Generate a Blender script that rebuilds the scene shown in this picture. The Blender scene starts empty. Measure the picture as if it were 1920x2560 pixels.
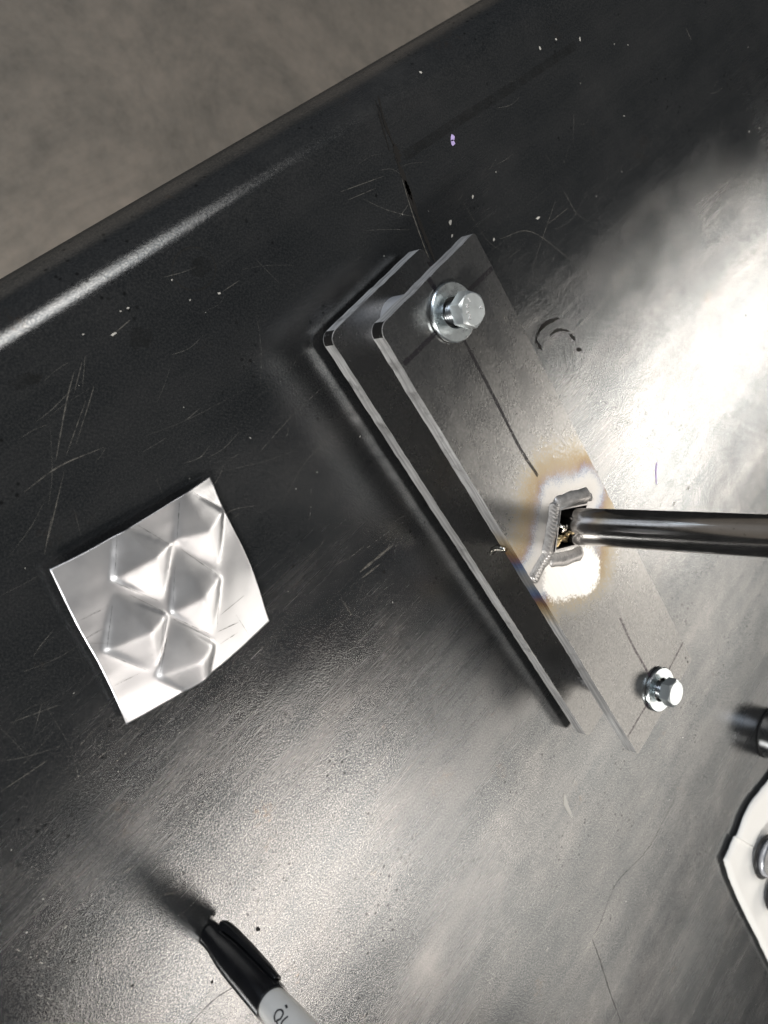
import bpy, bmesh, math, random
import numpy as np
from mathutils import Vector, Matrix
random.seed(7); rng = np.random.default_rng(11)
S = bpy.context.scene
R = math.radians

# ------------------------------------------------------------------ camera
F = 2091.6                                    # focal length in pixels of a 1920x2560 picture
EX = np.array([0.76737358, 0.07867611, 0.63635514])
EY = np.array([0.10199182, -0.99478524, 0.0])
UP = np.array([0.63303669, 0.06490302, -0.77139623])
CAMZ = 0.2815
cam_d = bpy.data.cameras.new('camera'); cam = bpy.data.objects.new('camera', cam_d)
S.collection.objects.link(cam); S.camera = cam
right = Vector((EX[0], EY[0], UP[0])); down = Vector((EX[1], EY[1], UP[1])); fwd = Vector((EX[2], EY[2], UP[2]))
M = Matrix.Identity(4)
for i in range(3):
    M[i][0] = right[i]; M[i][1] = -down[i]; M[i][2] = -fwd[i]
M[2][3] = CAMZ
cam.matrix_world = M
cam_d.sensor_fit = 'VERTICAL'; cam_d.sensor_height = 36; cam_d.lens = 36 * F / 2560
cam_d.clip_start = 0.01; cam_d.clip_end = 50
cam_d.dof.use_dof = True; cam_d.dof.focus_distance = 0.36; cam_d.dof.aperture_fstop = 15

def pt(px, py, z=0.0):
    """photo pixel -> point on the horizontal plane at height z"""
    d = np.array([(px - 960) / F, (py - 1280) / F, 1.0])
    w = np.array([d @ EX, d @ EY, d @ UP]); t = (z - CAMZ) / w[2]
    return Vector((w[0] * t, w[1] * t, z))

# ------------------------------------------------------------------ light
W = bpy.data.worlds.new('World'); S.world = W; W.use_nodes = True
W.node_tree.nodes['Background'].inputs[0].default_value = (0.85, 0.93, 1.0, 1)
W.node_tree.nodes['Background'].inputs[1].default_value = 0.04
def lamp(name, loc, target, sx, sy, radiance, col, roll=0.0):
    d = bpy.data.lights.new(name, 'AREA'); d.shape = 'RECTANGLE'; d.size = sx; d.size_y = sy
    d.energy = radiance * math.pi * sx * sy * math.pi / math.pi; d.color = col
    o = bpy.data.objects.new(name, d); S.collection.objects.link(o); o.location = loc
    v = Vector(target) - Vector(loc)
    q = v.to_track_quat('-Z', 'Y'); o.rotation_euler = (q.to_matrix() @ Matrix.Rotation(roll, 3, 'Z')).to_euler()
    return o
def ceiling_tube(name, a, b, width, radiance, col):
    a, b = Vector(a), Vector(b); d = bpy.data.lights.new(name, 'AREA'); d.shape = 'RECTANGLE'
    d.size = (b - a).length; d.size_y = width; d.color = col; d.energy = radiance * math.pi * d.size * width
    o = bpy.data.objects.new(name, d); S.collection.objects.link(o); o.location = (a + b) / 2
    x = (b - a).normalized(); z = Vector((0, 0, 1)); y = z.cross(x); m = Matrix((x, y, z)).transposed()
    o.rotation_euler = m.to_euler(); return o
WARM = (1.0, 0.945, 0.87); NEUT = (1, 0.98, 0.95); COOL = (0.80, 0.88, 1.0)
ceiling_tube('ceiling_lamp_far', (7.0, 2.95, 2.75), (4.02, 0.03, 2.75), 0.32, 34, WARM)
ceiling_tube('ceiling_lamp_near', (2.78, -1.16, 2.75), (1.6, -2.32, 2.75), 0.34, 17, (1.0, 0.92, 0.85))
ceiling_tube('ceiling_lamp_back', (0.3, 2.2, 2.75), (-0.9, 1.0, 2.75), 1.0, 4.0, NEUT)
ceiling_tube('fill_lamp_side', (-1.0, -2.4, 2.75), (-2.4, -3.8, 2.75), 0.5, 78, NEUT)  # added fill, no such lamp in view; lifts the paper and the long plate edges
lamp('side_window', (-3.6, 2.6, 1.7), (0.3, 0, 0), 2.4, 1.6, 9.0, COOL)
lamp('far_wall_glow', (5.74, -1.75, 3.6), (0.5, -0.1, 0), 4.4, 1.30, 3.2, (1.0, 0.94, 0.86), R(-12))
S.view_settings.view_transform = 'Standard'; S.view_settings.look = 'None'
S.view_settings.exposure = 0.0; S.view_settings.gamma = 1.0
S.cycles.max_bounces = 8

# ------------------------------------------------------------------ node helpers
class NT:
    def __init__(s, name):
        s.m = bpy.data.materials.new(name); s.m.use_nodes = True; s.t = s.m.node_tree
        s.b = s.t.nodes['Principled BSDF']; s.out = s.t.nodes['Material Output']
    def put(s, sock, v):
        if v is None: return
        if isinstance(v, bpy.types.NodeSocket): s.t.links.new(v, sock)
        else:
            if isinstance(v, (tuple, list)) and sock.type == 'RGBA' and len(v) == 3: v = (*v, 1)
            sock.default_value = v
    def n(s, typ, ins=None, out=0, **kw):
        x = s.t.nodes.new('ShaderNode' + typ)
        for k, v in kw.items(): setattr(x, k, v)
        for k, v in (ins or {}).items(): s.put(x.inputs[k], v)
        return x.outputs[out]
    def math(s, op, a, b=None, c=None, clamp=False):
        return s.n('Math', {0: a, 1: b, 2: c}, operation=op, use_clamp=clamp)
    def obj(s): return s.n('TexCoord', out=3)
    def mapping(s, v, scale=(1, 1, 1), rot=(0, 0, 0), loc=(0, 0, 0)):
        return s.n('Mapping', {'Vector': v, 'Scale': scale, 'Rotation': rot, 'Location': loc})
    def noise(s, v, scale, detail=4, rough=0.6, dist=0.0):
        return s.n('TexNoise', {'Vector': v, 'Scale': scale, 'Detail': detail, 'Roughness': rough, 'Distortion': dist})
    def ramp(s, f, stops, interp='LINEAR'):
        x = s.t.nodes.new('ShaderNodeValToRGB'); s.put(x.inputs[0], f); e = x.color_ramp.elements
        x.color_ramp.interpolation = interp
        while len(e) < len(stops): e.new(0.5)
        for k, (p, c) in enumerate(stops):
            e[k].position = p; e[k].color = (c, c, c, 1) if not isinstance(c, tuple) else (*c, 1)
        return x.outputs[0]
    def mr(s, v, a, b, c, d, smooth=False):
        return s.n('MapRange', {0: v, 1: a, 2: b, 3: c, 4: d}, interpolation_type='SMOOTHSTEP' if smooth else 'LINEAR')
    def mix(s, f, a, b, mode='MIX'):
        x = s.t.nodes.new('ShaderNodeMix'); x.data_type = 'RGBA'; x.blend_type = mode; x.clamp_factor = True
        s.put(x.inputs[0], f); s.put(x.inputs[6], a); s.put(x.inputs[7], b); return x.outputs[2]
    def mixf(s, f, a, b):
        x = s.t.nodes.new('ShaderNodeMix'); s.put(x.inputs[0], f); s.put(x.inputs[2], a); s.put(x.inputs[3], b); return x.outputs[0]
    def bump(s, h, strength, dist, normal=None):
        return s.n('Bump', {'Height': h, 'Strength': strength, 'Distance': dist, 'Normal': normal})
    def set(s, **kw):
        names = dict(col='Base Color', metal='Metallic', rough='Roughness', nor='Normal', spec='Specular IOR Level',
                     coat='Coat Weight', coatr='Coat Roughness', aniso='Anisotropic', alpha='Alpha')
        for k, v in kw.items(): s.put(s.b.inputs[names[k]], v)
        return s.m
    def scale_metal(s, col, rough, nor, dif, difmix):
        """dark oxide skin: a Beckmann gloss with a thin matt share"""
        g = s.t.nodes.new('ShaderNodeBsdfAnisotropic'); g.distribution = 'BECKMANN'
        s.put(g.inputs['Color'], col); s.put(g.inputs['Roughness'], rough); s.put(g.inputs['Normal'], nor)
        d = s.n('BsdfDiffuse', {'Color': dif, 'Normal': nor}); m = s.t.nodes.new('ShaderNodeMixShader')
        s.put(m.inputs[0], difmix); s.t.links.new(g.outputs[0], m.inputs[1]); s.t.links.new(d, m.inputs[2])
        s.t.links.new(m.outputs[0], s.out.inputs[0]); return s.m
    def seg(s, v, a, b):
        """distance of point v to segment a-b"""
        a = Vector(a); b = Vector(b); ab = b - a
        pa = s.n('VectorMath', {0: v, 1: tuple(a)}, operation='SUBTRACT')
        d = s.n('VectorMath', {0: pa, 1: tuple(ab)}, out=1, operation='DOT_PRODUCT')
        h = s.math('MULTIPLY', d, 1.0 / ab.length_squared, clamp=True)
        q = s.n('VectorMath', {0: tuple(ab), 'Scale': h}, operation='SCALE')
        w = s.n('VectorMath', {0: pa, 1: q}, operation='SUBTRACT')
        return s.n('VectorMath', {0: w}, out=1, operation='LENGTH')

# direction of the table's rolled edge
E0, E1 = pt(0, 705), pt(1210, 0)
edir = (E1 - E0).normalized(); eang = math.atan2(edir.y, edir.x)

# ------------------------------------------------------------------ materials
def mat_table():
    t = NT('dark_mill_scale_steel'); o = t.obj()
    grain = t.mapping(o, rot=(0, 0, -eang), scale=(1, 1, 1))
    st = t.mapping(grain, scale=(5, 38, 1))
    streak = t.noise(st, 1.0, 6, 0.62)
    blot = t.noise(o, 13, 6, 0.62, 0.6)
    blot2 = t.noise(o, 46, 5, 0.65)
    fine = t.noise(o, 1300, 3, 0.7)
    fine2 = t.noise(o, 520, 3, 0.6)
    brush = t.noise(t.mapping(grain, scale=(22, 620, 1)), 1.0, 4, 0.65)
    brush2 = t.noise(t.mapping(grain, scale=(16, 480, 1), rot=(0, 0, R(38))), 1.0, 4, 0.65)
    a = t.math('ADD', t.math('MULTIPLY', streak, 0.6), t.math('MULTIPLY', blot, 0.4))
    a = t.math('ADD', t.math('MULTIPLY', a, 0.75), t.math('MULTIPLY', blot2, 0.25))
    col = t.ramp(a, [(0.32, (0.07, 0.079, 0.086)), (0.46, (0.115, 0.123, 0.129)), (0.58, (0.168, 0.170, 0.172)), (0.70, (0.27, 0.262, 0.254))])
    col = t.mix(t.mr(fine, 0.42, 0.66, 0.0, 0.55), col, (0.34, 0.335, 0.325))
    col = t.mix(t.mr(brush, 0.56, 0.78, 0.0, 0.22), col, (0.36, 0.35, 0.335))
    col = t.mix(t.mr(brush2, 0.60, 0.78, 0.0, 0.2), col, (0.34, 0.33, 0.31))
    # brown rust tinge where blotches peak
    rust = t.math('MULTIPLY', t.mr(t.noise(o, 30, 6, 0.7), 0.6, 0.78, 0, 1, True), t.mr(fine2, 0.45, 0.6, 0, 1))
    col = t.mix(t.math('MULTIPLY', rust, 0.5), col, (0.26, 0.17, 0.10))
    # dark pits
    pit = t.n('TexVoronoi', {'Vector': o, 'Scale': 240, 'Randomness': 1.0}, out=0)
    pm = t.math('MULTIPLY', t.mr(pit, 0.10, 0.22, 1, 0), t.mr(t.noise(o, 22, 3), 0.52, 0.62, 0, 1))
    col = t.mix(t.math('MULTIPLY', pm, 0.7), col, (0.03, 0.03, 0.03))
    rough = t.math('ADD', t.mr(a, 0.3, 0.7, 0.205, 0.255), t.mr(brush, 0.3, 0.7, -0.015, 0.025))
    rough = t.math('ADD', rough, t.mr(t.noise(o, 4.5, 2), 0.35, 0.65, -0.03, 0.05))
    wave = t.noise(t.mapping(grain, scale=(1, 1.6, 1)), 9, 2, 0.45)
    b1 = t.bump(wave, 0.5, 0.0009)
    b2 = t.bump(t.math('ADD', fine2, fine), 0.25, 0.00016, b1)
    b3 = t.bump(pm, -0.3, 0.0003, b2)
    rough = t.math('ADD', rough, 0.0)
    return t.scale_metal(col, rough, b3, col, 0.10)

def mat_floor():
    t = NT('polished_concrete'); o = t.obj()
    a = t.noise(o, 3.6, 9, 0.72, 0.8); b = t.noise(o, 17, 7, 0.75); c = t.noise(o, 120, 3, 0.7)
    col = t.ramp(t.math('ADD', t.math('MULTIPLY', a, 0.6), t.math('MULTIPLY', b, 0.4)),
                 [(0.36, (0.135, 0.124, 0.106)), (0.5, (0.235, 0.206, 0.172)), (0.63, (0.33, 0.28, 0.232))])
    col = t.mix(t.mr(c, 0.4, 0.8, 0, 0.4), col, (0.25, 0.23, 0.20))
    return t.set(col=col, rough=t.mr(b, 0.3, 0.7, 0.5, 0.75), nor=t.bump(b, 0.2, 0.004), spec=0.3)

def mat_marks(name, col, alpha, metal=0.0, rough=0.5, nscale=300, lo=0.35, hi=0.6, spec=0.2):
    t = NT(name); o = t.obj(); n = t.noise(o, nscale, 3, 0.7)
    return t.set(col=col, metal=metal, rough=rough, spec=spec, alpha=t.math('MULTIPLY', t.mr(n, lo, hi, 0.15, 1.0), alpha))

def mat_plain(name, col, rough, metal=0.0, var=0.15, scale=200, bump=0.0, coat=0.0, spec=0.5):
    t = NT(name); o = t.obj(); n = t.noise(o, scale, 5, 0.65); n2 = t.noise(o, scale * 0.17, 3)
    f = t.math('ADD', t.math('MULTIPLY', n, 0.6), t.math('MULTIPLY', n2, 0.4))
    c = t.mix(t.mr(f, 0.35, 0.65, 0, 1), tuple(x * (1 - var) for x in col), tuple(min(1, x * (1 + var)) for x in col))
    r = t.mr(f, 0.3, 0.7, max(0.02, rough * (1 - var)), min(1, rough * (1 + 1.5 * var)))
    return t.set(col=c, rough=r, metal=metal, coat=coat, spec=spec, nor=t.bump(n, bump, 0.0002) if bump else None)

M_table = mat_table(); M_floor = mat_floor()
M_zinc = mat_plain('zinc_plated_steel', (0.66, 0.71, 0.725), 0.27, 1.0, 0.14, 330, 0.03)
M_head = mat_plain('zinc_bolt_head', (0.72, 0.77, 0.78), 0.30, 0.85, 0.06, 300)
M_zincd = mat_plain('dull_zinc_shank', (0.45, 0.47, 0.48), 0.3, 1.0, 0.2, 350)
M_rim = mat_plain('darkened_alu_rim', (0.16, 0.16, 0.165), 0.6, 0.5)  # sheet edge coloured dark in place of shade, so no bright outline shows
M_spacer = mat_plain('turned_steel_spacer', (0.62, 0.63, 0.66), 0.40, 0.6, 0.15, 150)
M_weld = mat_plain('weld_metal', (0.47, 0.455, 0.44), 0.40, 0.8, 0.25, 420, 0.12)
M_line = mat_marks('ink_line', (0.012, 0.010, 0.014), 0.7, 0, 0.45, 900, 0.3, 0.5)
M_line2 = mat_marks('faded_ink_line', (0.05, 0.02, 0.045), 0.55, 0, 0.5, 900, 0.35, 0.6)
M_scr = mat_marks('bright_scratch', (0.55, 0.52, 0.46), 0.32, 0.6, 0.5, 500)
M_faint = mat_marks('faint_dark_line', (0.03, 0.028, 0.024), 0.45, 0, 0.5, 260, 0.3, 0.55)
M_scrdark = mat_marks('dark_scratch', (0.012, 0.011, 0.010), 1.0, 0, 0.6, 260, 0.15, 0.42)
M_stain = mat_marks('dark_stain', (0.015, 0.015, 0.014), 0.38, 0, 0.35, 140, 0.35, 0.7)
M_white = mat_marks('white_fleck', (0.62, 0.60, 0.55), 0.8, 0, 0.6, 400, 0.2, 0.4)
M_lilac = mat_plain('lilac_fleck', (0.50, 0.40, 0.72), 0.6)
M_cap = mat_plain('black_plastic', (0.010, 0.010, 0.011), 0.16, 0, 0.3, 120, 0.02)
M_barrel = mat_plain('pale_grey_plastic', (0.80, 0.77, 0.71), 0.35, 0, 0.04, 120)
M_print = mat_plain('black_print', (0.015, 0.015, 0.018), 0.4)
M_paper = mat_plain('white_paper', (0.90, 0.885, 0.84), 0.8, 0, 0.02, 60, 0.1)
M_black = mat_plain('black_oxide', (0.035, 0.035, 0.036), 0.35, 0.6, 0.3, 200, 0.05)
M_rubber = mat_plain('black_rubber', (0.008, 0.008, 0.008), 0.5)
M_bare = mat_plain('turned_bright_steel', (0.42, 0.42, 0.42), 0.25, 1.0, 0.12, 200)

def mat_rod():
    t = NT('cold_drawn_steel'); o = t.obj()
    s = t.noise(t.mapping(o, scale=(260, 260, 4)), 1.0, 4, 0.6); n = t.noise(o, 90, 5, 0.7); sp = t.noise(o, 700, 2)
    col = t.ramp(t.math('ADD', t.math('MULTIPLY', s, 0.5), t.math('MULTIPLY', n, 0.5)), [(0.35, (0.34, 0.33, 0.32)), (0.6, (0.52, 0.50, 0.48))])
    col = t.mix(t.mr(sp, 0.68, 0.74, 0, 0.8), col, (0.04, 0.035, 0.03))
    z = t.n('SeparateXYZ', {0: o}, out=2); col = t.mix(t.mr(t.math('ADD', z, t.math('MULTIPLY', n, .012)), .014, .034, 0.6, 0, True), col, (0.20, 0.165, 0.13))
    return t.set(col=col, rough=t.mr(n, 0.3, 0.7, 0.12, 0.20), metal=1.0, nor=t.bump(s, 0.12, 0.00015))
M_rod = mat_rod()

def mat_alu():
    t = NT('bare_aluminium_sheet'); o = t.obj()
    n = t.noise(o, 500, 3, 0.7); b = t.noise(o, 60, 4)
    sc = t.noise(t.mapping(o, scale=(25, 900, 1), rot=(0, 0, R(-18))), 1.0, 2)
    col = t.mix(t.mr(b, 0.35, 0.65, 0, 1), (0.75, 0.755, 0.775), (0.82, 0.822, 0.835))
    col = t.mix(t.mr(sc, 0.70, 0.76, 0, 0.35), col, (0.40, 0.39, 0.36))
    return t.set(col=col, metal=1.0, rough=t.mr(b, 0.3, 0.7, 0.36, 0.41), nor=t.bump(n, 0.05, 0.00003))
M_alu = mat_alu()

# ------------------------------------------------------------------ mesh helpers
def link(name, me, parent=None, mats=()):
    o = bpy.data.objects.new(name, me); S.collection.objects.link(o)
    for m in mats: me.materials.append(m)
    o.parent = parent; return o
def empty(name, loc, rz=0.0):
    o = bpy.data.objects.new(name, None); S.collection.objects.link(o); o.location = loc
    o.rotation_euler = (0, 0, rz); o.empty_display_size = 0.02; return o
def tag(o, label, cat=None, group=None, kind=None):
    if label: o['label'] = label
    if cat: o['category'] = cat
    if group: o['group'] = group
    if kind: o['kind'] = kind
    return o
def mesh(name, vs, fs, smooth=False):
    me = bpy.data.meshes.new(name); me.from_pydata([tuple(v) for v in vs], [], fs); me.update()
    bm = bmesh.new(); bm.from_mesh(me); bmesh.ops.recalc_face_normals(bm, faces=bm.faces); bm.to_mesh(me); bm.free()
    if smooth: me.polygons.foreach_set('use_smooth', [True] * len(me.polygons))
    return me
def smooth_angle(o, ang=35):
    me = o.data; me.polygons.foreach_set('use_smooth', [True] * len(me.polygons))
    bm = bmesh.new(); bm.from_mesh(me)
    for e in bm.edges:
        e.smooth = not (len(e.link_faces) == 2 and e.calc_face_angle(0) > R(ang))
    bm.to_mesh(me); bm.free()
def lathe(name, prof, n=64, closed=False):
    """profile [(r,z)] turned about z; a closed profile makes a ring"""
    vs, fs = [], []; k = len(prof)
    for i in range(n):
        a = 2 * math.pi * i / n
        for r, z in prof: vs.append((r * math.cos(a), r * math.sin(a), z))
    for i in range(n):
        j = (i + 1) % n
        for q in range(k if closed else k - 1):
            q2 = (q + 1) % k; fs.append((i * k + q, j * k + q, j * k + q2, i * k + q2))
    me = mesh(name, vs, fs)
    bm = bmesh.new(); bm.from_mesh(me); bmesh.ops.remove_doubles(bm, verts=bm.verts, dist=1e-6)
    bmesh.ops.dissolve_degenerate(bm, edges=bm.edges, dist=1e-7)
    bmesh.ops.recalc_face_normals(bm, faces=bm.faces); bm.to_mesh(me); bm.free(); return me
def prism(name, outer, z0, z1, hole=None):
    bm = bmesh.new()
    def loop(ps):
        v = [bm.verts.new((p[0], p[1], z1)) for p in ps]
        return [bm.edges.new((v[i], v[(i + 1) % len(v)])) for i in range(len(v))]
    es = loop(outer) + (loop(hole) if hole else [])
    bmesh.ops.triangle_fill(bm, use_beauty=True, edges=es)
    r = bmesh.ops.extrude_face_region(bm, geom=bm.faces[:])
    for v in r['geom']:
        if isinstance(v, bmesh.types.BMVert): v.co.z = z0
    bmesh.ops.recalc_face_normals(bm, faces=bm.faces)
    for f in bm.faces: f.material_index = 1 if abs(f.normal.z) < 0.5 else 0
    me = bpy.data.meshes.new(name); bm.to_mesh(me); bm.free(); return me
def bevel(o, w, seg=2, ang=40):
    m = o.modifiers.new('bevel', 'BEVEL'); m.width = w; m.segments = seg; m.limit_method = 'ANGLE'; m.angle_limit = R(ang)
def rounded(x0, y0, x1, y1, rads, n=6):
    out = []
    for (cx, cy, a0), r in zip(((x0, y0, 180), (x1, y0, 270), (x1, y1, 0), (x0, y1, 90)), rads):
        sx = 1 if cx == x0 else -1; sy = 1 if cy == y0 else -1
        for k in range(n + 1):
            a = R(a0 + 90 * k / n); out.append((cx + sx * r + r * math.cos(a), cy + sy * r + r * math.sin(a)))
    return out
class Strips:
    def __init__(s): s.v, s.f = [], []
    def add(s, pts, width, taper=True, closed=False, jit=0.0):
        n = len(pts); b = len(s.v)
        for i, p in enumerate(pts):
            a, c = pts[max(0, i - 1)], pts[min(n - 1, i + 1)]
            if closed: a, c = pts[i - 1], pts[(i + 1) % n]
            d = Vector((c[0] - a[0], c[1] - a[1], 0)); d = d.normalized() if d.length else Vector((1, 0, 0))
            q = Vector((-d.y, d.x, 0)); w = width / 2
            if taper: w *= 0.18 + 0.82 * math.sin(math.pi * (i + 0.15) / (n - 0.7)) ** 0.6
            w *= 1 + random.uniform(-jit, jit)
            p = Vector(p); s.v += [p + q * w, p - q * w]
        for i in range(n if closed else n - 1):
            j = (i + 1) % n; s.f.append((b + 2 * i, b + 2 * i + 1, b + 2 * j + 1, b + 2 * j))
    def blob(s, p, r, el=1.0, rot=0.0, n=9, irr=0.3):
        b = len(s.v)
        for i in range(n):
            a = 2 * math.pi * i / n; k = r * (1 + random.uniform(-irr, irr)); x, y = k * el * math.cos(a), k * math.sin(a)
            s.v.append(Vector((p[0] + x * math.cos(rot) - y * math.sin(rot), p[1] + x * math.sin(rot) + y * math.cos(rot), p[2])))
        s.f.append(tuple(range(b, b + n)))
    def build(s, name, mat, parent): return link(name, mesh(name, s.v, s.f), parent, [mat])
def curve(ps, n):
    """smooth polyline through points (Catmull-Rom)"""
    ps = [Vector(p) for p in ps]
    if len(ps) == 2: return [ps[0].lerp(ps[1], i / n) for i in range(n + 1)]
    q = [2 * ps[0] - ps[1]] + ps + [2 * ps[-1] - ps[-2]]; out = []; m = len(ps) - 1
    for i in range(n + 1):
        u = i / n * m; k = min(int(u), m - 1); t = u - k; a, b, c, d = q[k:k + 4]
        out.append(0.5 * (2 * b + (c - a) * t + (2 * a - 5 * b + 4 * c - d) * t * t + (3 * b - a - 3 * c + d) * t ** 3))
    return out

# ------------------------------------------------------------------ floor and table
FLZ = -0.88
fl = link('floor', mesh('floor', [(-4, -5, FLZ), (8, -5, FLZ), (8, 6, FLZ), (-4, 6, FLZ)], [(0, 1, 2, 3)]), None, [M_floor])
fl['kind'] = 'structure'
def make_table():
    perp = Vector((edir.y, -edir.x, 0))        # from the rolled edge towards the table's middle
    mid = E0; Rr = 0.020
    prof = [(0.0, -0.075), (0.0, -0.045)]
    for k in range(13):
        a = R(180 - 90 * k / 12); prof.append((Rr + Rr * math.cos(a), -Rr + Rr * math.sin(a)))
    prof += [(Rr + 0.006, -0.00004), (Rr + 0.02, 0.0), (0.12, 0), (0.35, 0), (0.9, 0), (0.9, -0.003), (0.35, -0.003), (Rr, -0.003), (0.003, -Rr), (0.003, -0.075)]
    prof[14] = (Rr, -0.0002)
    ls = [-0.45, 0.0, 0.3, 0.6, 1.15]; vs, fs = [], []; k = len(prof)
    for l in ls:
        for d, z in prof: vs.append(mid + edir * l + perp * d + Vector((0, 0, z)))
    for i in range(len(ls) - 1):
        for q in range(k): q2 = (q + 1) % k; fs.append((i * k + q, i * k + q2, (i + 1) * k + q2, (i + 1) * k + q))
    fs += [tuple(range(k)), tuple(range((len(ls) - 1) * k, len(ls) * k))]
    o = link('table_top', mesh('table_top', vs, fs), None, [M_table]); smooth_angle(o, 30)
    o['kind'] = 'structure'; o['label'] = 'dark scratched steel table top with a rolled edge'; return o
table = make_table()
ZM = 0.00012
def T(pts, n=14): return curve([pt(x, y, ZM) for x, y in pts], n)
MM = 0.001
PERP = Vector((edir.y, -edir.x, 0))
sc = Strips()                                  # bright scratches seen one by one
for ps, w in [([(1573, 745), (1640, 678), (1735, 600)], .7), ([(1745, 640), (1800, 588)], .35), ([(1250, 597), (1330, 580), (1440, 660)], .25),
    ([(1830, 435), (1870, 462), (1920, 462)], .3), ([(1715, 70), (1728, 100)], .5), ([(1610, 1330), (1690, 1190), (1715, 1120)], .35),
    ([(1705, 1275), (1710, 1235), (1722, 1220)], .3), ([(185, 930), (165, 1010), (140, 1150)], .35), ([(205, 905), (185, 985)], .25),
    ([(235, 965), (225, 1000), (190, 1110)], .25), ([(215, 1000), (165, 1140)], .2), ([(60, 1230), (150, 1165), (260, 1118)], .3), ([(120, 1350), (160, 1180)], .25),
    ([(110, 1390), (130, 1290)], .2), ([(900, 1430), (985, 1360)], 1.3), ([(905, 1445), (950, 1410)], .8), ([(855, 1500), (880, 1540)], .5), ([(1080, 1790), (1100, 1840)], .4),
    ([(300, 2190), (340, 2160)], .8), ([(0, 1980), (120, 1900)], .3), ([(305, 2255), (420, 2235), (470, 2225)], .25), ([(1560, 2000), (1600, 1960), (1640, 1900)], .3),
    ([(1590, 2140), (1635, 2030), (1650, 1915)], .35), ([(960, 2420), (1010, 2350)], .4), ([(700, 1270), (760, 1160), (830, 1090)], .2), ([(600, 1930), (720, 1850), (900, 1760)], .2),
    ([(420, 1960), (560, 1905)], .2), ([(1060, 1790), (1075, 1830)], .3), ([(1640, 1440), (1700, 1410)], .3), ([(850, 480), (960, 440)], .25), ([(870, 500), (940, 470)], .2),
    ([(290, 830), (325, 800)], .3), ([(555, 730), (600, 700)], .25), ([(1370, 560), (1420, 520)], .25)]:
    sc.add(T(ps), w * MM, jit=0.3)
for ps, w in [([(1003, 440), (1030, 530), (1062, 620), (1075, 650)], .5), ([(1020, 470), (1040, 530)], .35)]:
    sc.add(T(ps), w * MM, jit=0.4)
o = sc.build('scratches', M_scr, table); o['kind'] = 'stuff'
hs = Strips()                                  # hairlines nobody could count
for k in range(330):
    x, y = random.uniform(-100, 2000), random.uniform(150, 2600); p = pt(x, y, ZM)
    a = (eang if random.random() < .6 else random.uniform(0, math.pi)) + random.gauss(0, .28); l = random.uniform(.004, .028) * (1.8 if random.random() < .12 else 1)
    b = p + Vector((math.cos(a), math.sin(a), 0)) * l; m = (p + b) / 2 + Vector((random.gauss(0, .07) * l, random.gauss(0, .07) * l, 0))
    if min((p - E0).dot(PERP), (b - E0).dot(PERP)) > .024: hs.add(curve([p, m, b], 6), random.uniform(.05, .17) * MM, jit=.3)
o = hs.build('hairline_scratches', mat_marks('faint_scratch', (0.55, 0.53, 0.48), 0.42, 0.7, 0.45, 500), table); o['kind'] = 'stuff'
ds = Strips()                                  # dark ink and cut lines
for ps, w in [([(945, 240), (960, 300), (985, 365)], 1.3), ([(938, 250), (975, 380)], .6), ([(985, 360), (1000, 405)], 3.2), ([(990, 395), (1012, 450), (1045, 545), (1090, 660)], 2.6), ([(1012, 450), (1030, 500)], 2.0),
    ([(1338, 860), (1350, 825), (1385, 800), (1398, 795)], 1.4), ([(1345, 840), (1355, 815), (1380, 797)], 1.5), ([(1375, 838), (1395, 825), (1425, 828)], 1.6), ([(1340, 850), (1355, 875)], 2.2),
    ([(1425, 835), (1438, 850)], 2.2), ([(1440, 873), (1455, 875)], 2.2),
    ]:
    ds.add(T(ps), w * MM, jit=.45)
fs_ = Strips()
for ps, w in [([(1480, 2345), (1500, 2400), (1525, 2480), (1556, 2565)], .7), ([(1690, 1990), (1655, 2060), (1615, 2130), (1555, 2190), (1530, 2230), (1500, 2310), (1480, 2345)], .5),
    ([(470, 2565), (535, 2500), (592, 2464)], .5), ([(690, 2450), (740, 2405)], .3), ([(1405, 860), (1420, 930)], .5), ([(1430, 880), (1432, 940), (1400, 975)], .5)]:
    fs_.add(T(ps), w * MM, jit=.45)
ring = [pt(485 + 54 * math.cos(a), 672 + 54 * math.sin(a), ZM) for a in np.linspace(0, 2 * math.pi, 40, endpoint=False)]
fs_.add(ring, .4 * MM, taper=False, closed=True, jit=.6)
for x, y, r in [(645, 2323, 1.2), (1864, 788, .9), (1850, 885, .8), (1910, 870, .8), (960, 1430, .8), (1700, 2140, .6), (1085, 555, .6), (330, 2465, .6), (530, 2455, .7)]:
    ds.blob(pt(x, y, ZM), r * .65 * MM, 1.6, random.uniform(0, 3))
o = fs_.build('faint_lines', M_faint, table); o['kind'] = 'stuff'
o = ds.build('ink_lines', M_scrdark, table); o['kind'] = 'stuff'
ss = Strips()
ss.add(T([(1010, 392), (1150, 300), (1300, 205), (1440, 112)], 20), 4.2 * MM, taper=False, jit=.05)
for x, y, r, e in [(505, 665, 3.2, 1.5), (352, 845, 3.5, 1.4), (60, 950, 2.5, 2.0)]: ss.blob(pt(x, y, ZM), r * MM, e, .5, 14)
o = ss.build('stains', M_stain, table); o['kind'] = 'stuff'
ws = Strips()
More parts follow.
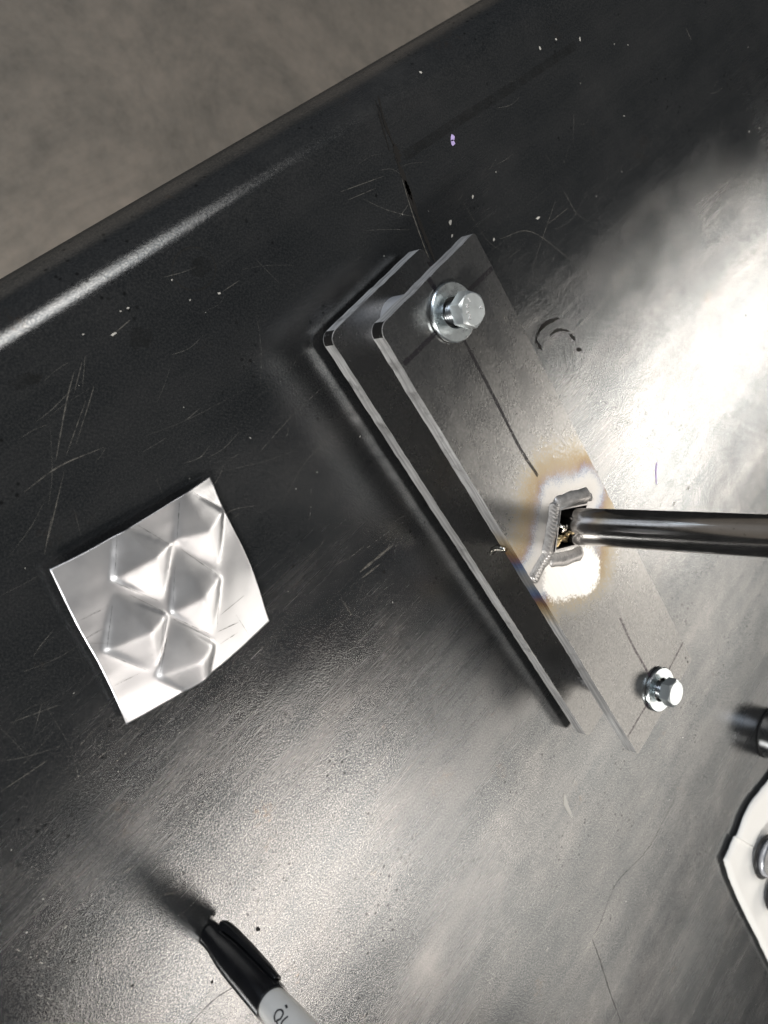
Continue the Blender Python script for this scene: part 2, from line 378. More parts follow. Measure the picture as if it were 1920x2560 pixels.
for x, y, r, e, a in [(1182, 492, .7, 1.8, 1.2), (1126, 556, 1.0, 1.6, 1.3), (1130, 590, .6, 2, 1.3), (1052, 181, .7, 1.5, 0), (1450, 98, .8, 2.0, 1.6), (1873, 329, .8, 1.4, 1), (1898, 320, .6, 1.6, 1.3), (1390, 98, .6, 2, .3),
    (1350, 120, .8, 1.6, 2.4), (1536, 110, .4, 1, 0), (1570, 112, .4, 1, 0), (1235, 598, .7, 1.6, 1.4), (1345, 545, .7, 3, .6), (1240, 430, .4, 1, 0), (1722, 1219, 1.2, 1.7, .9), (1687, 1258, .9, 3, .7), (1560, 290, .4, 2, .2),
    (1435, 1955, 1.2, 2, .9), (1380, 2120, .5, 1.5, 1), (1368, 2374, .9, 1.5, .8), (1475, 1912, .5, 2, .9), (430, 700, .4, 1, 0), (475, 750, .4, 1, 0), (960, 640, .4, 1, 0), (285, 835, .5, 3, .7), (548, 733, .5, 2, .5), (320, 770, .4, 2, .6)]:
    ws.blob(pt(x, y, ZM), r * .72 * MM, e, a)
ws.add(T([(1411, 1985), (1415, 2010), (1430, 2043)]), 3.2 * MM, jit=.25)
for k in range(70):
    p = pt(random.uniform(-50, 1950), random.uniform(100, 2600), ZM)
    if (p - E0).dot(PERP) > .024: ws.blob(p, random.uniform(.08, .24) * MM, random.uniform(1, 2.5), random.uniform(0, 3), 6)
o = ws.build('paint_flecks', M_white, table); o['kind'] = 'stuff'
ls = Strips(); ls.blob(pt(1131, 346, ZM), 1.3 * MM, 1.2, 1.4); ls.blob(pt(1132, 356, ZM), 1.3 * MM, 1.1, 1.4); ls.add(T([(1642, 1155), (1640, 1180), (1641, 1210)]), 1.5 * MM, jit=.5)
ls.build('lilac_flecks', M_lilac, table)['kind'] = 'stuff'

# ------------------------------------------------------------------ welded plate fixture
YAW = -0.73492; FW, FL = 0.06415, 0.26357
ZL0, ZL1, ZU0, ZU1 = 0.0040, 0.0104, 0.0351, 0.0415
FO = pt(946, 820, ZU1); FO = Vector((FO.x, FO.y, 0))
fix = empty('welded_plate_fixture', FO, YAW)
tag(fix, 'two dark steel plates bolted apart with a welded square socket in the upper plate', 'fixture')
RI = Matrix.Rotation(-YAW, 3, 'Z')
def loc(px, py, z): v = RI @ (pt(px, py, z) - FO); v.z = z; return v
H4 = [loc(1398, 1271, ZU1), loc(1468, 1257, ZU1), loc(1451, 1362, ZU1), loc(1384, 1380, ZU1)]
BEADS = [([(1388, 1256), (1380, 1318), (1366, 1390)], .0082, .0017), ([(1387, 1262), (1428, 1247), (1472, 1236)], .0078, .0018),
         ([(1374, 1400), (1414, 1396), (1456, 1380)], .0074, .0013), ([(1373, 1384), (1352, 1413), (1331, 1454)], .0074, .0014), ([(1472, 1234), (1476, 1252)], .004, .0013), ([(1383, 1268), (1391, 1262)], .0045, .0017), ([(1366, 1384), (1379, 1394)], .0055, .0014)]

def mat_plate(edge=False, hot=True):
    t = NT('plate_edge_steel' if edge else 'plate_mill_scale'); o = t.obj()
    fine = t.noise(o, 1800, 2, 0.6); fine2 = t.noise(o, 850, 3, 0.6); mid = t.noise(o, 70, 5, 0.65); big = t.noise(o, 16, 4, 0.6)
    flat = t.n('VectorMath', {0: o, 1: (1, 1, 0)}, operation='MULTIPLY')
    d = None
    for ps, w, h in BEADS[:4]:
        a, b = loc(*ps[0], ZU1), loc(*ps[-1], ZU1); q = t.seg(flat, (a.x, a.y, 0), (b.x, b.y, 0)); d = q if d is None else t.math('MINIMUM', d, q)
    dn = t.math('ADD', d, t.math('MULTIPLY', t.math('SUBTRACT', t.noise(o, 95, 4, 0.7), 0.5), 0.009))
    dn = t.math('ADD', dn, t.math('MULTIPLY', t.math('SUBTRACT', fine, 0.5), 0.0095))
    x = t.math('MULTIPLY', dn, 1 / 0.03) if hot else 2.0
    if edge:
        st = t.noise(t.mapping(o, scale=(14, 14, 750)), 1.0, 3, 0.65); st2 = t.noise(t.mapping(o, scale=(60, 60, 700)), 1.0, 3, 0.6)
        s = t.math('ADD', t.math('MULTIPLY', st, .55), t.math('MULTIPLY', st2, .45))
        base = t.ramp(s, [(0.36, (0.26, 0.255, 0.25)), (0.5, (0.60, 0.59, 0.575)), (0.62, (0.86, 0.85, 0.83))])
        base = t.mix(t.mr(mid, .58, .70, 0, .75), base, (0.10, 0.095, 0.09))
        base = t.mix(t.mr(big, .40, .62, 0, .45), base, (0.22, 0.215, 0.21))
        tint = t.ramp(x, [(0.10, (0.5, 0.5, 0.5)), (0.22, (0.35, 0.42, 0.55)), (0.33, (0.16, 0.24, 0.46)), (0.42, (0.30, 0.17, 0.20)), (0.55, (0.50, 0.30, 0.13)), (0.75, (0.85, 0.70, 0.48)), (1.0, (1, 1, 1))])
        col = t.mix(1.0, base, tint, 'MULTIPLY')
        return t.set(col=col, metal=0.35, rough=t.mr(s, .3, .7, .5, .4), nor=t.bump(s, 0.35, 0.0004))
    scale_col = t.ramp(t.math('ADD', t.math('MULTIPLY', mid, .5), t.math('MULTIPLY', big, .5)), [(0.33, (0.17, 0.17, 0.169)), (0.5, (0.195, 0.194, 0.191)), (0.68, (0.225, 0.222, 0.216))])
    scale_col = t.mix(t.mr(fine2, .35, .75, 0, .6), scale_col, (0.34, 0.334, 0.324))
    tint = t.ramp(x, [(0.0, (0.36, 0.35, 0.34)), (0.20, (0.42, 0.41, 0.40)), (0.29, (0.38, 0.385, 0.395)), (0.35, (0.25, 0.28, 0.33)), (0.41, (0.22, 0.19, 0.215)), (0.47, (0.22, 0.165, 0.12)), (0.57, (0.27, 0.215, 0.14)), (0.74, (0.285, 0.25, 0.19)), (0.95, (0.28, 0.26, 0.215))])
    tint = t.mix(t.mr(t.noise(o, 55, 3, 0.6), 0.42, 0.62, 0.0, 0.45), tint, t.mix(t.mr(x, 0.2, 0.6, 0, 1), (0.42, 0.41, 0.39), (0.28, 0.245, 0.185)))
    bare = t.mr(t.math('ADD', x, t.math('MULTIPLY', t.math('SUBTRACT', fine2, 0.5), 1.1)), 0.55, 1.05, 1, 0, True) if hot else 0.0
    if hot:                                    # ground clean beside the socket
        a, b = loc(1400, 1440, ZU1), loc(1462, 1428, ZU1); g = t.seg(flat, (a.x, a.y, 0), (b.x, b.y, 0))
        g = t.math('ADD', g, t.math('MULTIPLY', t.math('SUBTRACT', t.noise(o, 150, 4, 0.7), 0.5), 0.007)); g = t.math('ADD', g, t.math('MULTIPLY', t.math('SUBTRACT', fine2, 0.5), 0.006))
        gm = t.mr(g, 0.0100, 0.0128, 1, 0, True); tint = t.mix(gm, tint, t.mix(t.noise(t.mapping(o, scale=(60, 900, 1)), 1.0, 3), (0.62, 0.61, 0.59), (0.78, 0.77, 0.75))); bare = t.math('MAXIMUM', bare, gm)
    col = t.mix(bare, scale_col, tint)
    rough = t.mixf(bare, t.mr(mid, .3, .7, .262, .285), 0.38)
    return t.scale_metal(col, t.math('ADD', rough, t.mixf(bare, 0.0, 0.0)), t.bump(t.math('ADD', fine2, t.math('MULTIPLY', fine, .6)), t.mixf(bare, 0.22, 0.12), 0.00012), col, 0.14)
M_plate, M_edge, M_plate2, M_edge2 = mat_plate(), mat_plate(True), mat_plate(False, False), mat_plate(True, False)

hole = [(v.x, v.y) for v in H4]
def worn(ps, step=.0035, amp=.00010):
    out = []
    for i, p in enumerate(ps):
        q = ps[(i + 1) % len(ps)]; d = math.dist(p, q); n = max(1, int(d / step))
        for k in range(n):
            a = amp if n > 1 and k else 0; out.append((p[0] + (q[0] - p[0]) * k / n + random.gauss(0, a), p[1] + (q[1] - p[1]) * k / n + random.gauss(0, a)))
    return out
up = link('upper_plate', prism('upper_plate', worn(rounded(0, 0, FL, FW, (.0045, .002, .0015, .0015))), ZU0, ZU1, hole), fix, [M_plate, M_edge]); bevel(up, .00035)
up['label'] = 'upper plate with heat-tinted weld around a square hole'
lo = link('lower_plate', prism('lower_plate', worn(rounded(0, 0, FL, FW, (.0045, .004, .003, .003))), ZL0, ZL1), fix, [M_plate2, M_edge2]); bevel(lo, .00035)
# a short dark strip over one rounded corner of each plate
def corner_patch(z0, z1, parent):
    vs, fs = [], []; r = .0045 + .00006
    for k in range(9):
        a = R(180 + 4 + 82 * k / 8); x, y = .0045 + r * math.cos(a), .0045 + r * math.sin(a); vs += [(x, y, z0 + .0004), (x, y, z1 - .0004)]
    for k in range(8): fs.append((2 * k, 2 * k + 2, 2 * k + 3, 2 * k + 1))
    me = mesh('corner_dark', vs, fs, True)
    return link('corner_dark', me, parent, [M_scrdark])
corner_patch(ZU0, ZU1, up); corner_patch(ZL0, ZL1, lo)

# weld beads
def bead(ps, w, h, parent):
    n = 280; c = curve([loc(x, y, ZU1) for x, y in ps], n); K = 12; vs, fs = [], []
    L = sum((c[i + 1] - c[i]).length for i in range(n)); s = 0; ph = random.uniform(0, 6)
    for i in range(n + 1):
        a, b = c[max(0, i - 1)], c[min(n, i + 1)]; d = (b - a).normalized(); q = Vector((-d.y, d.x, 0))
        if i: s += (c[i] - c[i - 1]).length
        u = s / L; endf = min(1, min(u, 1 - u) * L / (w * .3)); endf = math.sqrt(max(0.0, 1 - (1 - endf) ** 2))
        ww = w / 2 * (0.25 + .75 * endf) * (1 + .05 * math.sin(s / .0017 + ph) + random.uniform(-.008, .008)); hh = h * (0.3 + .7 * endf)
        for k in range(K + 1):
            tt = -1 + 2 * k / K; rs = s - .0022 * (1 - tt * tt); f = (rs / .00165) % 1.0
            rip = (f if f < .8 else (1 - f) * 4) - .4
            z = hh * (1 - tt * tt) ** 1.35 + (1 - abs(tt)) ** .7 * rip * .0006
            vs.append(c[i] + q * ww * tt + Vector((0, 0, max(-.0004, z - (.0004 if abs(tt) == 1 else 0)))))
    for i in range(n):
        for k in range(K): fs.append((i * (K + 1) + k, i * (K + 1) + k + 1, (i + 1) * (K + 1) + k + 1, (i + 1) * (K + 1) + k))
    return link('weld_bead', mesh('weld_bead', vs, fs, True), parent, [M_weld])
for ps, w, h in BEADS: bead(ps, w, h, up)

# square socket wall just inside the hole
def socket():
    c = sum((Vector((x, y, 0)) for x, y in hole), Vector()) / 4
    out = [(c.x + (x - c.x) * .995, c.y + (y - c.y) * .995) for x, y in hole]; inn = [(c.x + (x - c.x) * .90, c.y + (y - c.y) * .90) for x, y in hole]
    o = link('square_socket', prism('square_socket', out, ZL1 + .0005, ZU1 + .0006, inn), fix, [M_weld, M_black]); bevel(o, .0002)
socket()
# spatter: a curl of weld wire and a blob inside the socket, a drip hanging from the plate's edge
def wire(name, pts, r, parent, mat, n=24, K=8, taper=.5):
    c = curve(pts, n); vs, fs = [], []
    for i, p in enumerate(c):
        d = (c[min(n, i + 1)] - c[max(0, i - 1)]).normalized(); a = d.orthogonal().normalized(); b = d.cross(a)
        rr = r * (1 - taper * abs(2 * i / n - 1) ** 3) * random.uniform(.85, 1.15)
        for k in range(K): th = 2 * math.pi * k / K; vs.append(p + a * rr * math.cos(th) + b * rr * math.sin(th))
    for i in range(n):
        for k in range(K): k2 = (k + 1) % K; fs.append((i * K + k, i * K + k2, (i + 1) * K + k2, (i + 1) * K + k))
    fs += [tuple(range(K)), tuple(range(n * K, (n + 1) * K))]
    return link(name, mesh(name, vs, fs, True), parent, [mat])
M_spat = mat_plain('bright_spatter', (0.72, 0.68, 0.6), .2, 1.0, .15, 600)
M_gold = mat_plain('straw_tinted_steel', (0.66, 0.52, 0.30), .28, 1.0, .2, 500)
wire('weld_spatter', [loc(1396, 1318, .040), loc(1402, 1314, .041), loc(1408, 1320, .0415), loc(1407, 1328, .041), loc(1402, 1329, .0405)], .0009, up, M_spat)
wire('weld_spatter', [loc(1388, 1368, .0405), loc(1393, 1355, .041), loc(1398, 1346, .041), loc(1410, 1347, .040), loc(1418, 1352, .0385)], .0016, up, M_gold, taper=.3)
wire('weld_drip', [loc(1263, 1374, ZU0 + .003), loc(1256, 1372, ZU0 + .001), loc(1246, 1371, ZU0 - .002), loc(1236, 1373, ZU0 - .005), loc(1229, 1381, ZU0 - .008)], .0016, up, M_spat, taper=.25)

def lay_lines(lines, mat, z):
    for ps, w in lines:
        s = Strips(); s.add(curve([loc(x, y, z) for x, y in ps], 24), w * MM, taper=False, jit=.12); s.build('ink_line', mat, up)
ZI = ZU1 + .00007
lay_lines([([(1070, 695), (1085, 717), (1110, 760)], 2.1), ([(1108, 760), (1160, 850), (1239, 1000), (1300, 1120), (1345, 1190)], 1.5), ([(1010, 910), (1060, 862), (1110, 810)], 2.0), ([(1150, 745), (1190, 710), (1231, 670)], 2.0)], M_line, ZI)
lay_lines([([(1550, 1545), (1580, 1610), (1625, 1690)], 1.4), ([(1672, 1675), (1690, 1640), (1708, 1606)], 1.2), ([(1570, 1842), (1600, 1790), (1622, 1755)], 1.2)], M_line2, ZI)
s = Strips(); s.add(curve([loc(1068, 655, ZL1 + .00007), loc(1100, 680, ZL1 + .00007)], 6), 2 * MM, jit=.1); s.build('ink_line', M_line, lo)
s = Strips()
for x, y in ((1714, 1645), (1719, 1655)): s.blob(loc(x, y, ZI), .55 * MM, 1.2, 0, 8)
s.build('punch_marks', M_scrdark, up)['kind'] = 'stuff'
s = Strips()
for a, b in (((1255, 780), (1268, 810)), ((1262, 785), (1272, 806)), ((1402, 1085), (1425, 1120)), ((1410, 1075), (1432, 1105)), ((1398, 1095), (1415, 1118))): s.add(curve([loc(*a, ZI), loc(*b, ZI)], 6), .3 * MM, jit=.4)
s.build('scuffs', M_scr, up)['kind'] = 'stuff'

def bolt_set(px, py, top, rot, text):
    c = loc(px, py, ZU1)
    w = link('washer', lathe('washer', [(.0062, .0003), (.0064, 0), (.0114, 0), (.0117, .0005), (.0117, .0014), (.0113, .0019), (.0064, .0019), (.0060, .0015)], 72, True), fix, [M_zinc])
    w.location = (c.x, c.y, ZU1 + .0003); w.rotation_euler = (R(.8), R(-.6), 0); smooth_angle(w, 30)
    sp = link('spacer', lathe('spacer', [(.0105, ZL1 + .00005), (.0105, ZU0 - .00005), (.0098, ZU0 - .00005), (.0055, ZU0 - .00005), (.0055, ZL1 + .00005)], 64, True), fix, [M_spacer])
    sp.location = (c.x, c.y, 0); smooth_angle(sp, 30)
    b = link('bolt', None or lathe('bolt', [(0, 0.0002), (.0033, .0002), (.0039, .001), (.0039, top - .0055), (0, top - .0055)], 48), fix, [M_zincd]); b.location = (c.x, c.y, 0); smooth_angle(b, 40)
    # thread ridges below the head
    vs, fs = [], []; n = 26 * 11
    for i in range(n + 1):
        a = 2 * math.pi * i / 26; z = .0395 + i / 26 * .00115
        for r, dz in ((.0038, -.0005), (.0046, 0), (.0038, .0005)): vs.append((r * math.cos(a), r * math.sin(a), z + dz))
        if z > top - .0064: n = i; break
    for i in range(n): fs += [(3 * i, 3 * i + 3, 3 * i + 4, 3 * i + 1), (3 * i + 1, 3 * i + 4, 3 * i + 5, 3 * i + 2)]
    link('thread', mesh('thread', vs, fs, True), b, [M_zincd])
    # hex head: prism whose top corners are cut by a chamfer cone
    AF = .0127 / 2; AC = AF / math.cos(R(30)); bm = bmesh.new(); N = 72; rows = []
    for zz, mode in ((top - .0055, 'hex'), (top - .0011, 'cut'), (top, 'circ')):
        row = []
        for i in range(N):
            a = 2 * math.pi * i / N; m = (a % R(60)) - R(30); rh = AF / math.cos(m); rc = AF * .94
            if mode == 'hex': r, z = rh, zz
            elif mode == 'cut': r, z = rh, top - (rh - rc) * .62
            else: r, z = rc, top
            row.append(bm.verts.new((r * math.cos(a), r * math.sin(a), z)))
        rows.append(row)
    for q in range(2):
        for i in range(N): j = (i + 1) % N; bm.faces.new((rows[q][i], rows[q][j], rows[q + 1][j], rows[q + 1][i]))
    bm.faces.new(rows[2]); bm.faces.new(rows[0][::-1]); me = bpy.data.meshes.new('head'); bm.to_mesh(me); bm.free()
    hd = link('head', me, b, [M_head]); hd.rotation_euler.z = rot - YAW; smooth_angle(hd, 20)
    if text:
        st = Strips(); zz = top + .00012
        for ps in text: st.add(curve([Vector((x * MM, y * MM, zz)) for x, y in ps], 6 if len(ps) > 2 else 2), .28 * MM, taper=False, jit=.2)
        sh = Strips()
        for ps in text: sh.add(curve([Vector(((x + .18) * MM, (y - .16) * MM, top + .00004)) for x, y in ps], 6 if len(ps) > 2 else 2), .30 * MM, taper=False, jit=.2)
        dk = sh.build('stamped_mark_shade', M_black, b); dk.rotation_euler.z = -YAW  # offset dark copy paints the shade beside each mark's relief
        me = mesh('stamped_marks', st.v, st.f); mk = link('stamped_marks', me, b, [mat_plain('lit_mark', (0.92, 0.92, 0.90), .6, 0.4)]); mk.rotation_euler.z = -YAW  # marks coloured pale as the lit side of the relief
        m = mk.modifiers.new('s', 'SOLIDIFY'); m.thickness = .0001
    return b
marks = [[(-3.6, 3.4), (-2.0, 2.2)], [(-4.2, .6), (-2.9, 1.3), (-3.9, -.3), (-2.6, .2)], [(-3.6, -1.5), (-2.9, -1.9), (-2.3, -1.3)], [(-2.9, -1.9), (-3.6, -2.5)], [(-2.2, -2.6), (-1.2, -2.4)], [(-1.2, -2.4), (-2.0, -3.9)], [(-2.0, -3.9), (-.8, -3.8)],
         [(3.4, 2.0), (4.6, 1.5)], [(3.2, 1.2), (4.2, 2.3)]]
bolt_set(1127.5, 782, .0537, R(0), marks); bolt_set(1645, 1722, .0522, R(26), None)

# ------------------------------------------------------------------ steel rod standing in the socket
P0 = pt(1441, 1315.5, ZU1); rd = Vector((.08, .04, 1)).normalized()
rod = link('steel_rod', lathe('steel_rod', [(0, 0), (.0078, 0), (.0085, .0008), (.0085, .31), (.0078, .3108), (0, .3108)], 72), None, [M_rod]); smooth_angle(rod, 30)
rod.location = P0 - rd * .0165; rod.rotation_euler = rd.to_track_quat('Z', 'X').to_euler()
tag(rod, 'round dark steel rod standing in the welded square socket', 'rod')

# ------------------------------------------------------------------ aluminium sample with embossed cells
def make_alu():
    zz = .0038
    def Z4(x, y): return pt(90 + x * 630 / 1659, 1160 + y * 630 / 1659, zz)     # coordinates read off an enlarged view
    left = curve([Z4(75, 690), Z4(245, 1040), Z4(420, 1350), Z4(600, 1718)], 120)
    rightc = curve([Z4(1150, 85), Z4(1240, 290), Z4(1400, 620), Z4(1562, 1042)], 120)
    topc = curve([Z4(75, 690), Z4(300, 575), Z4(490, 470), Z4(640, 390), Z4(960, 195), Z4(1150, 85)], 120)
    botc = curve([Z4(600, 1718), Z4(910, 1545), Z4(1060, 1450), Z4(1230, 1310), Z4(1400, 1175), Z4(1562, 1042)], 120)
    N = 130; G = np.zeros((N + 1, N + 1, 2))
    def at(c, u): k = u * (len(c) - 1); i = min(int(k), len(c) - 2); return c[i].lerp(c[i + 1], k - i)
    for i in range(N + 1):
        for j in range(N + 1):
            u, v = i / N, j / N
            p = at(topc, u) * (1 - v) + at(botc, u) * v + at(left, v) * (1 - u) + at(rightc, v) * u
            p -= topc[0] * (1 - u) * (1 - v) + topc[-1] * u * (1 - v) + botc[0] * (1 - u) * v + botc[-1] * u * v
            G[i, j] = p.x, p.y
    cells = [((500, 400), (865, 530), (815, 890), (483, 745)), ((485, 850), (835, 985), (792, 1368), (445, 1215)), ((905, 560), (1197, 750), (1145, 1118), (872, 970)),
             ((925, 150), (1228, 312), (1195, 690), (910, 492)), ((850, 1010), (1152, 1180), (1115, 1560), (800, 1395))]
    Hh = np.zeros((N + 1, N + 1))
    hmax = .0026
    for TL, TR, BR, BL in cells:
        a, b, c, d = [np.array(Z4(*q)[:2]) for q in (TL, TR, BR, BL)]; m = d + (b - d) * random.uniform(.52, .7) + (c - a) * random.uniform(.0, .10)
        kk = random.uniform(.85, 1.15)
        for (A, B, C), (ha, hb, hc) in (((a, d, m), (0, .4, 1)), ((a, m, b), (0, 1, .55)), ((c, m, d), (0, 1, .4)), ((c, b, m), (0, .55, 1))):
            Mx = np.array([[B[0] - A[0], C[0] - A[0]], [B[1] - A[1], C[1] - A[1]]]); inv = np.linalg.inv(Mx)
            q = np.einsum('ij,xyj->xyi', inv, G - A); u, v = q[..., 0], q[..., 1]; inside = (u >= -.02) & (v >= -.02) & (u + v <= 1.02)
            h = ha + u * (hb - ha) + v * (hc - ha); Hh = np.where(inside, np.maximum(Hh, h * hmax * kk), Hh)
    def blur(A, s):
        k = np.exp(-.5 * (np.arange(-8, 9) / s) ** 2); k /= k.sum(); A = np.pad(A, 8, 'edge')
        A = sum(k[i] * A[i:i + N + 1, :] for i in range(17)); return sum(k[i] * A[:, i:i + N + 1] for i in range(17))
    fineH = blur(Hh, 1.5); soft = blur(Hh, 5.0)
    U, V = np.meshgrid(np.linspace(0, 1, N + 1), np.linspace(0, 1, N + 1), indexing='ij')
    warp = -.0030 * (np.maximum(0, U - .60) / .40) ** 1.6 - .0024 * (np.maximum(0, V - .70) / .30) ** 1.6 + .0005 * np.sin(5 * V + 3 * U) + .0004 * np.sin(9 * U - 4 * V)
    dents = blur(blur(rng.normal(0, 1, (N + 1, N + 1)), 5.5), 3.0); dents *= .00006 / dents.std(); warp = warp + dents
    Zt = .0016 + .8 * fineH + .35 * soft + warp; Zt -= Zt.min() - .0010
    vs = [(G[i, j, 0], G[i, j, 1], Zt[i, j]) for i in range(N + 1) for j in range(N + 1)]
    fs = [(i * (N + 1) + j, (i + 1) * (N + 1) + j, (i + 1) * (N + 1) + j + 1, i * (N + 1) + j + 1) for i in range(N) for j in range(N)]
    c0 = Vector((G[..., 0].mean(), G[..., 1].mean(), 0)); root = empty('aluminium_sample', c0)
    tag(root, 'small square of bright aluminium sheet pressed with angular raised cells', 'metal sheet')
    vs = [(x - c0.x, y - c0.y, z) for x, y, z in vs]
    me = bpy.data.meshes.new('sheet'); me.from_pydata(vs, [], fs); me.update()
    if me.polygons[0].normal.z < 0: me.flip_normals()
    me.polygons.foreach_set('use_smooth', [True] * len(me.polygons)); o = link('sheet', me, root, [M_alu, M_rim])
    m = o.modifiers.new('thick', 'SOLIDIFY'); m.thickness = .0004; m.offset = -1; m.material_offset_rim = 1
    def zat(p): k = np.argmin((G[..., 0] - p.x) ** 2 + (G[..., 1] - p.y) ** 2); return Zt.flat[k]
    s = Strips()
    for A, B in [((510, 470), (485, 740)), ((645, 395), (860, 525)), ((490, 770), (790, 895)), ((868, 560), (835, 860)), ((480, 920), (445, 1210)), ((590, 850), (830, 970)), ((455, 1245), (740, 1360)), ((835, 1010), (795, 1350)),
                 ((900, 660), (875, 960)), ((940, 555), (1190, 730)), ((890, 1005), (1130, 1115)), ((1197, 770), (1178, 1080)), ((925, 240), (910, 490)), ((1015, 180), (1205, 285)), ((1230, 330), (1225, 430)), ((845, 1120), (800, 1392)),
                 ((880, 1010), (1150, 1150)), ((1155, 1220), (1128, 1380)), ((1180, 1100), (1330, 1040)), ((1200, 1180), (1320, 1110)), ((1200, 990), (1370, 865)), ((1310, 990), (1405, 1125)), ((310, 1140), (425, 1075)), ((245, 1035), (425, 945)), ((500, 1455), (680, 1370))]:
        ps = []
        for q in curve([Z4(*A), Z4(*B)], 14): ps.append(Vector((q.x - c0.x, q.y - c0.y, zat(q) + .00012)))
        s.add(ps, random.uniform(.12, .26) * MM, jit=.5)
    s.build('scribe_lines', mat_marks('pencil_scribe', (0.03, 0.03, 0.03), .75, 0, .5, 700, .35, .6), root)['kind'] = 'stuff'
make_alu()

# ------------------------------------------------------------------ marker standing on its cap
def make_pen():
    base = pt(527, 2337, 0); q = pt(667, 2493, .0445); ax = (q - base).normalized()
    root = empty('marker_pen', base); root.rotation_mode = 'QUATERNION'; xx = (Vector((1, 0, 0)) - ax * ax.x).normalized(); root.rotation_quaternion = Matrix((xx, ax.cross(xx), ax)).transposed().to_quaternion()
    tag(root, 'black capped marker pen with pale barrel standing upright on its cap', 'marker')
    cap = link('cap', lathe('cap', [(0, .0004), (.0042, .0004), (.0047, .0008), (.0048, .0065), (.0051, .0085), (.0056, .013), (.0060, .018), (.00625, .025), (.00635, .036), (.0064, .0487), (.0063, .0492), (.0057, .0492)], 72), root, [M_cap]); smooth_angle(cap, 40)
    barrel = link('barrel', lathe('barrel', [(.0052, .040), (.0056, .0494), (.0058, .0515), (.0061, .06), (.0062, .11), (.0058, .120), (.0050, .124), (0, .1245)], 72), root, [M_barrel]); smooth_angle(barrel, 40)
    # clip: a thin bowed bar held off the cap by a bridge at the cap's closed end
    vs, fs = [], []; prof = [(.0055, .0042), (.0072, .0040), (.0082, .0052), (.0087, .010), (.0088, .022), (.0085, .038), (.0080, .0455), (.0073, .0461)]
    inner = [(.0044, .0078), (.0052, .0080), (.0055, .0090), (.0060, .012), (.0067, .022), (.0068, .037), (.0066, .0449), (.0066, .0454)]
    for (r, z), (r2, z2) in zip(prof, inner):
        k = 1.0 if z < .03 else 1 - (z - .03) / .016 * .25
        for (rr, zz_) in ((r, z), (r2, z2)):
            for y in (-.0021 * k, 0, .0021 * k): vs.append((rr - (0 if y == 0 else .0004), y, zz_))
    n = len(prof)
    for i in range(n - 1):
        a, b = 6 * i, 6 * i + 6
        fs += [(a, a + 1, b + 1, b), (a + 1, a + 2, b + 2, b + 1), (a + 3, b + 3, b + 4, a + 4), (a + 4, b + 4, b + 5, a + 5), (a, b, b + 3, a + 3), (a + 2, a + 5, b + 5, b + 2)]
    fs += [(0, 3, 4, 1), (1, 4, 5, 2), (6 * n - 6, 6 * n - 5, 6 * n - 2, 6 * n - 3), (6 * n - 5, 6 * n - 4, 6 * n - 1, 6 * n - 2)]
    cl = link('clip', mesh('clip', vs, fs), cap, [M_cap]); bevel(cl, .0004, 3, 30); smooth_angle(cl, 50)
    cl.rotation_euler.z = R(66)
    # printed script on the barrel, only its first letters are in view
    st = Strips()
    def onb(pts, w):
        c = curve([Vector((x, y, 0)) for x, y in pts], 30); b = len(st.v)
        for i, p in enumerate(c):
            d = (c[min(30, i + 1)] - c[max(0, i - 1)]).normalized(); nq = Vector((-d.y, d.x, 0))
            for sg in (1, -1):
                p2 = p + nq * w / 2 * sg; r = .00628; st.v.append(Vector((r * math.cos(p2.x), r * math.sin(p2.x), p2.y)) if False else Vector((r * math.cos(p2.x / 6.2), r * math.sin(p2.x / 6.2), (p2.y + 3.2) * MM)))
        for i in range(30): st.f.append((b + 2 * i, b + 2 * i + 1, b + 2 * i + 3, b + 2 * i + 2))
    A0 = 6.2 * R(140)
    onb([(A0 + 2.2, 57.2), (A0 + 1.2, 55.6), (A0 - .6, 55.3), (A0 - 1.6, 56.6), (A0 - 1.2, 58.2), (A0 + .4, 58.6), (A0 + 1.6, 57.6), (A0 + 2.6, 59.4)], .6)
    onb([(A0 - 3.6, 56.0), (A0 - 3.2, 57.5)], .7); onb([(A0 - 1.8, 60.5), (A0 + 1.0, 60.0), (A0 + 2.4, 61.5), (A0 + .2, 62.8)], .6)
    st.build('printed_script', M_print, barrel)
make_pen()

# ------------------------------------------------------------------ bushing standing near the white sheet
bc = pt(1921, 1832, 0); bu = empty('steel_bushing', bc)
tag(bu, 'short bright steel bushing with black base ring standing beside the white sheet', 'bushing')
o = link('sleeve', lathe('sleeve', [(.0176, .0016), (.0178, .0020), (.0178, .0233), (.0172, .0240), (.0105, .0240), (.0100, .0235), (.0100, .0016)], 96, True), bu, [M_bare]); smooth_angle(o, 30)
o = link('base_ring', lathe('base_ring', [(.0120, .0002), (.0176, .0002), (.0182, .0006), (.0182, .0013), (.0177, .0017), (.0120, .0017)], 96, True), bu, [M_rubber]); smooth_angle(o, 30)

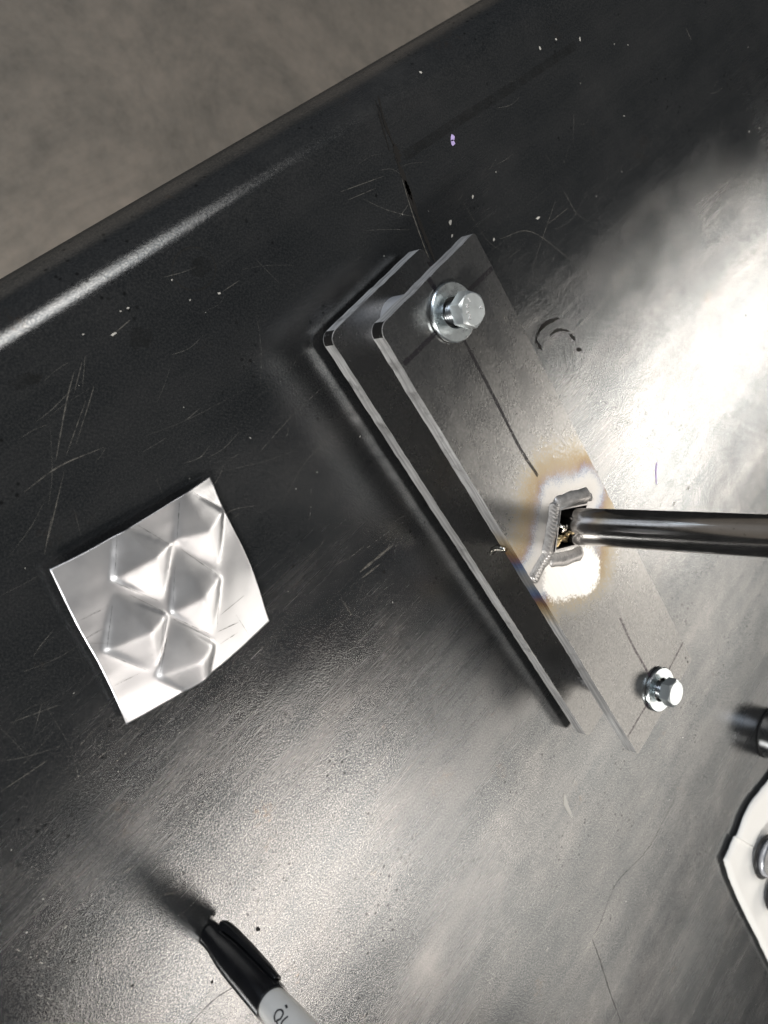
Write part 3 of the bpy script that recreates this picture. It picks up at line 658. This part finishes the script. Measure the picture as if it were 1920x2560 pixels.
# ------------------------------------------------------------------ white sheet with hardware on it
def make_paper():
    ol = [(2100, 1700), (2000, 1850), (1922, 1952), (1900, 1980), (1880, 2004), (1860, 2042), (1850, 2072), (1841, 2096), (1836, 2093), (1824, 2122), (1811, 2150), (1816, 2170), (1827, 2202), (1845, 2246), (1872, 2302), (1898, 2352), (1922, 2404), (1990, 2530), (2060, 2640), (2200, 2600), (2300, 2200), (2250, 1750)]
    zt = .0034; b = [pt(x, y, zt) for x, y in ol]; c = Vector((sum(p.x for p in b) / len(b), sum(p.y for p in b) / len(b), 0))
    vs, fs = [], []; RN = 8; n0 = len(b); bb = []
    for i in range(n0):
        for k in range(4): bb.append(b[i].lerp(b[(i + 1) % n0], k / 4) + Vector((random.gauss(0, .00018), random.gauss(0, .00018), 0)))
    n = len(bb)
    for r in range(RN):
        f = 1 - (r / RN) ** 1.0
        for i, p in enumerate(bb):
            z = .0012 + (zt - .0012) * f ** 4 + .0007 * math.sin(i * .35) * (1 - f); vs.append((c.x + (p.x - c.x) * f - 0 * c.x, c.y + (p.y - c.y) * f, z))
    vs.append((c.x, c.y, .0012)); vs = [(x - c.x, y - c.y, z) for x, y, z in vs]
    for r in range(RN - 1):
        for i in range(n): j = (i + 1) % n; fs.append((r * n + i, r * n + j, (r + 1) * n + j, (r + 1) * n + i))
    for i in range(n): fs.append(((RN - 1) * n + i, (RN - 1) * n + (i + 1) % n, RN * n))
    me = bpy.data.meshes.new('paper_sheet'); me.from_pydata(vs, [], fs); me.update()
    if sum(p.normal.z for p in me.polygons) < 0: me.flip_normals()
    me.polygons.foreach_set('use_smooth', [True] * len(me.polygons)); o = link('paper_sheet', me, None, [M_paper]); o.location = c
    m = o.modifiers.new('thick', 'SOLIDIFY'); m.thickness = .0009; m.offset = -1
    tag(o, 'white paper sheet with a torn corner and small hardware lying on it', 'paper')
make_paper()
zp = .0040
nc = pt(1911, 2140, zp); nt = empty('steel_nut', nc); tag(nt, 'bright steel nut seated on a dark washer on the white paper', 'nut')
o = link('dark_washer', lathe('dark_washer', [(.0075, 0), (.0158, 0), (.0162, .0006), (.0162, .0016), (.0156, .0022), (.0075, .0022)], 64, True), nt, [M_black]); smooth_angle(o, 30)
o = link('washer', lathe('washer', [(.0075, .0023), (.0132, .0023), (.0135, .0030), (.0135, .0046), (.0130, .0052), (.0075, .0052)], 64, True), nt, [M_spacer]); smooth_angle(o, 30)
o = link('nut_body', lathe('nut_body', [(.0072, .0053), (.0115, .0053), (.0120, .0060), (.0120, .0088), (.0112, .0096), (.0080, .0096), (.0072, .0088)], 64, True), nt, [M_bare]); smooth_angle(o, 30)
pb = pt(1930, 2236, zp); pl = empty('black_cap_bolt', pb); tag(pl, 'black oxide round headed bolt standing on the white paper', 'bolt')
o = link('head', lathe('head', [(0, 0), (.0108, 0), (.0116, .0008), (.0116, .0075), (.0108, .0084), (.0045, .0084), (.0040, .0045), (0, .0045)], 48), pl, [M_black]); smooth_angle(o, 35)
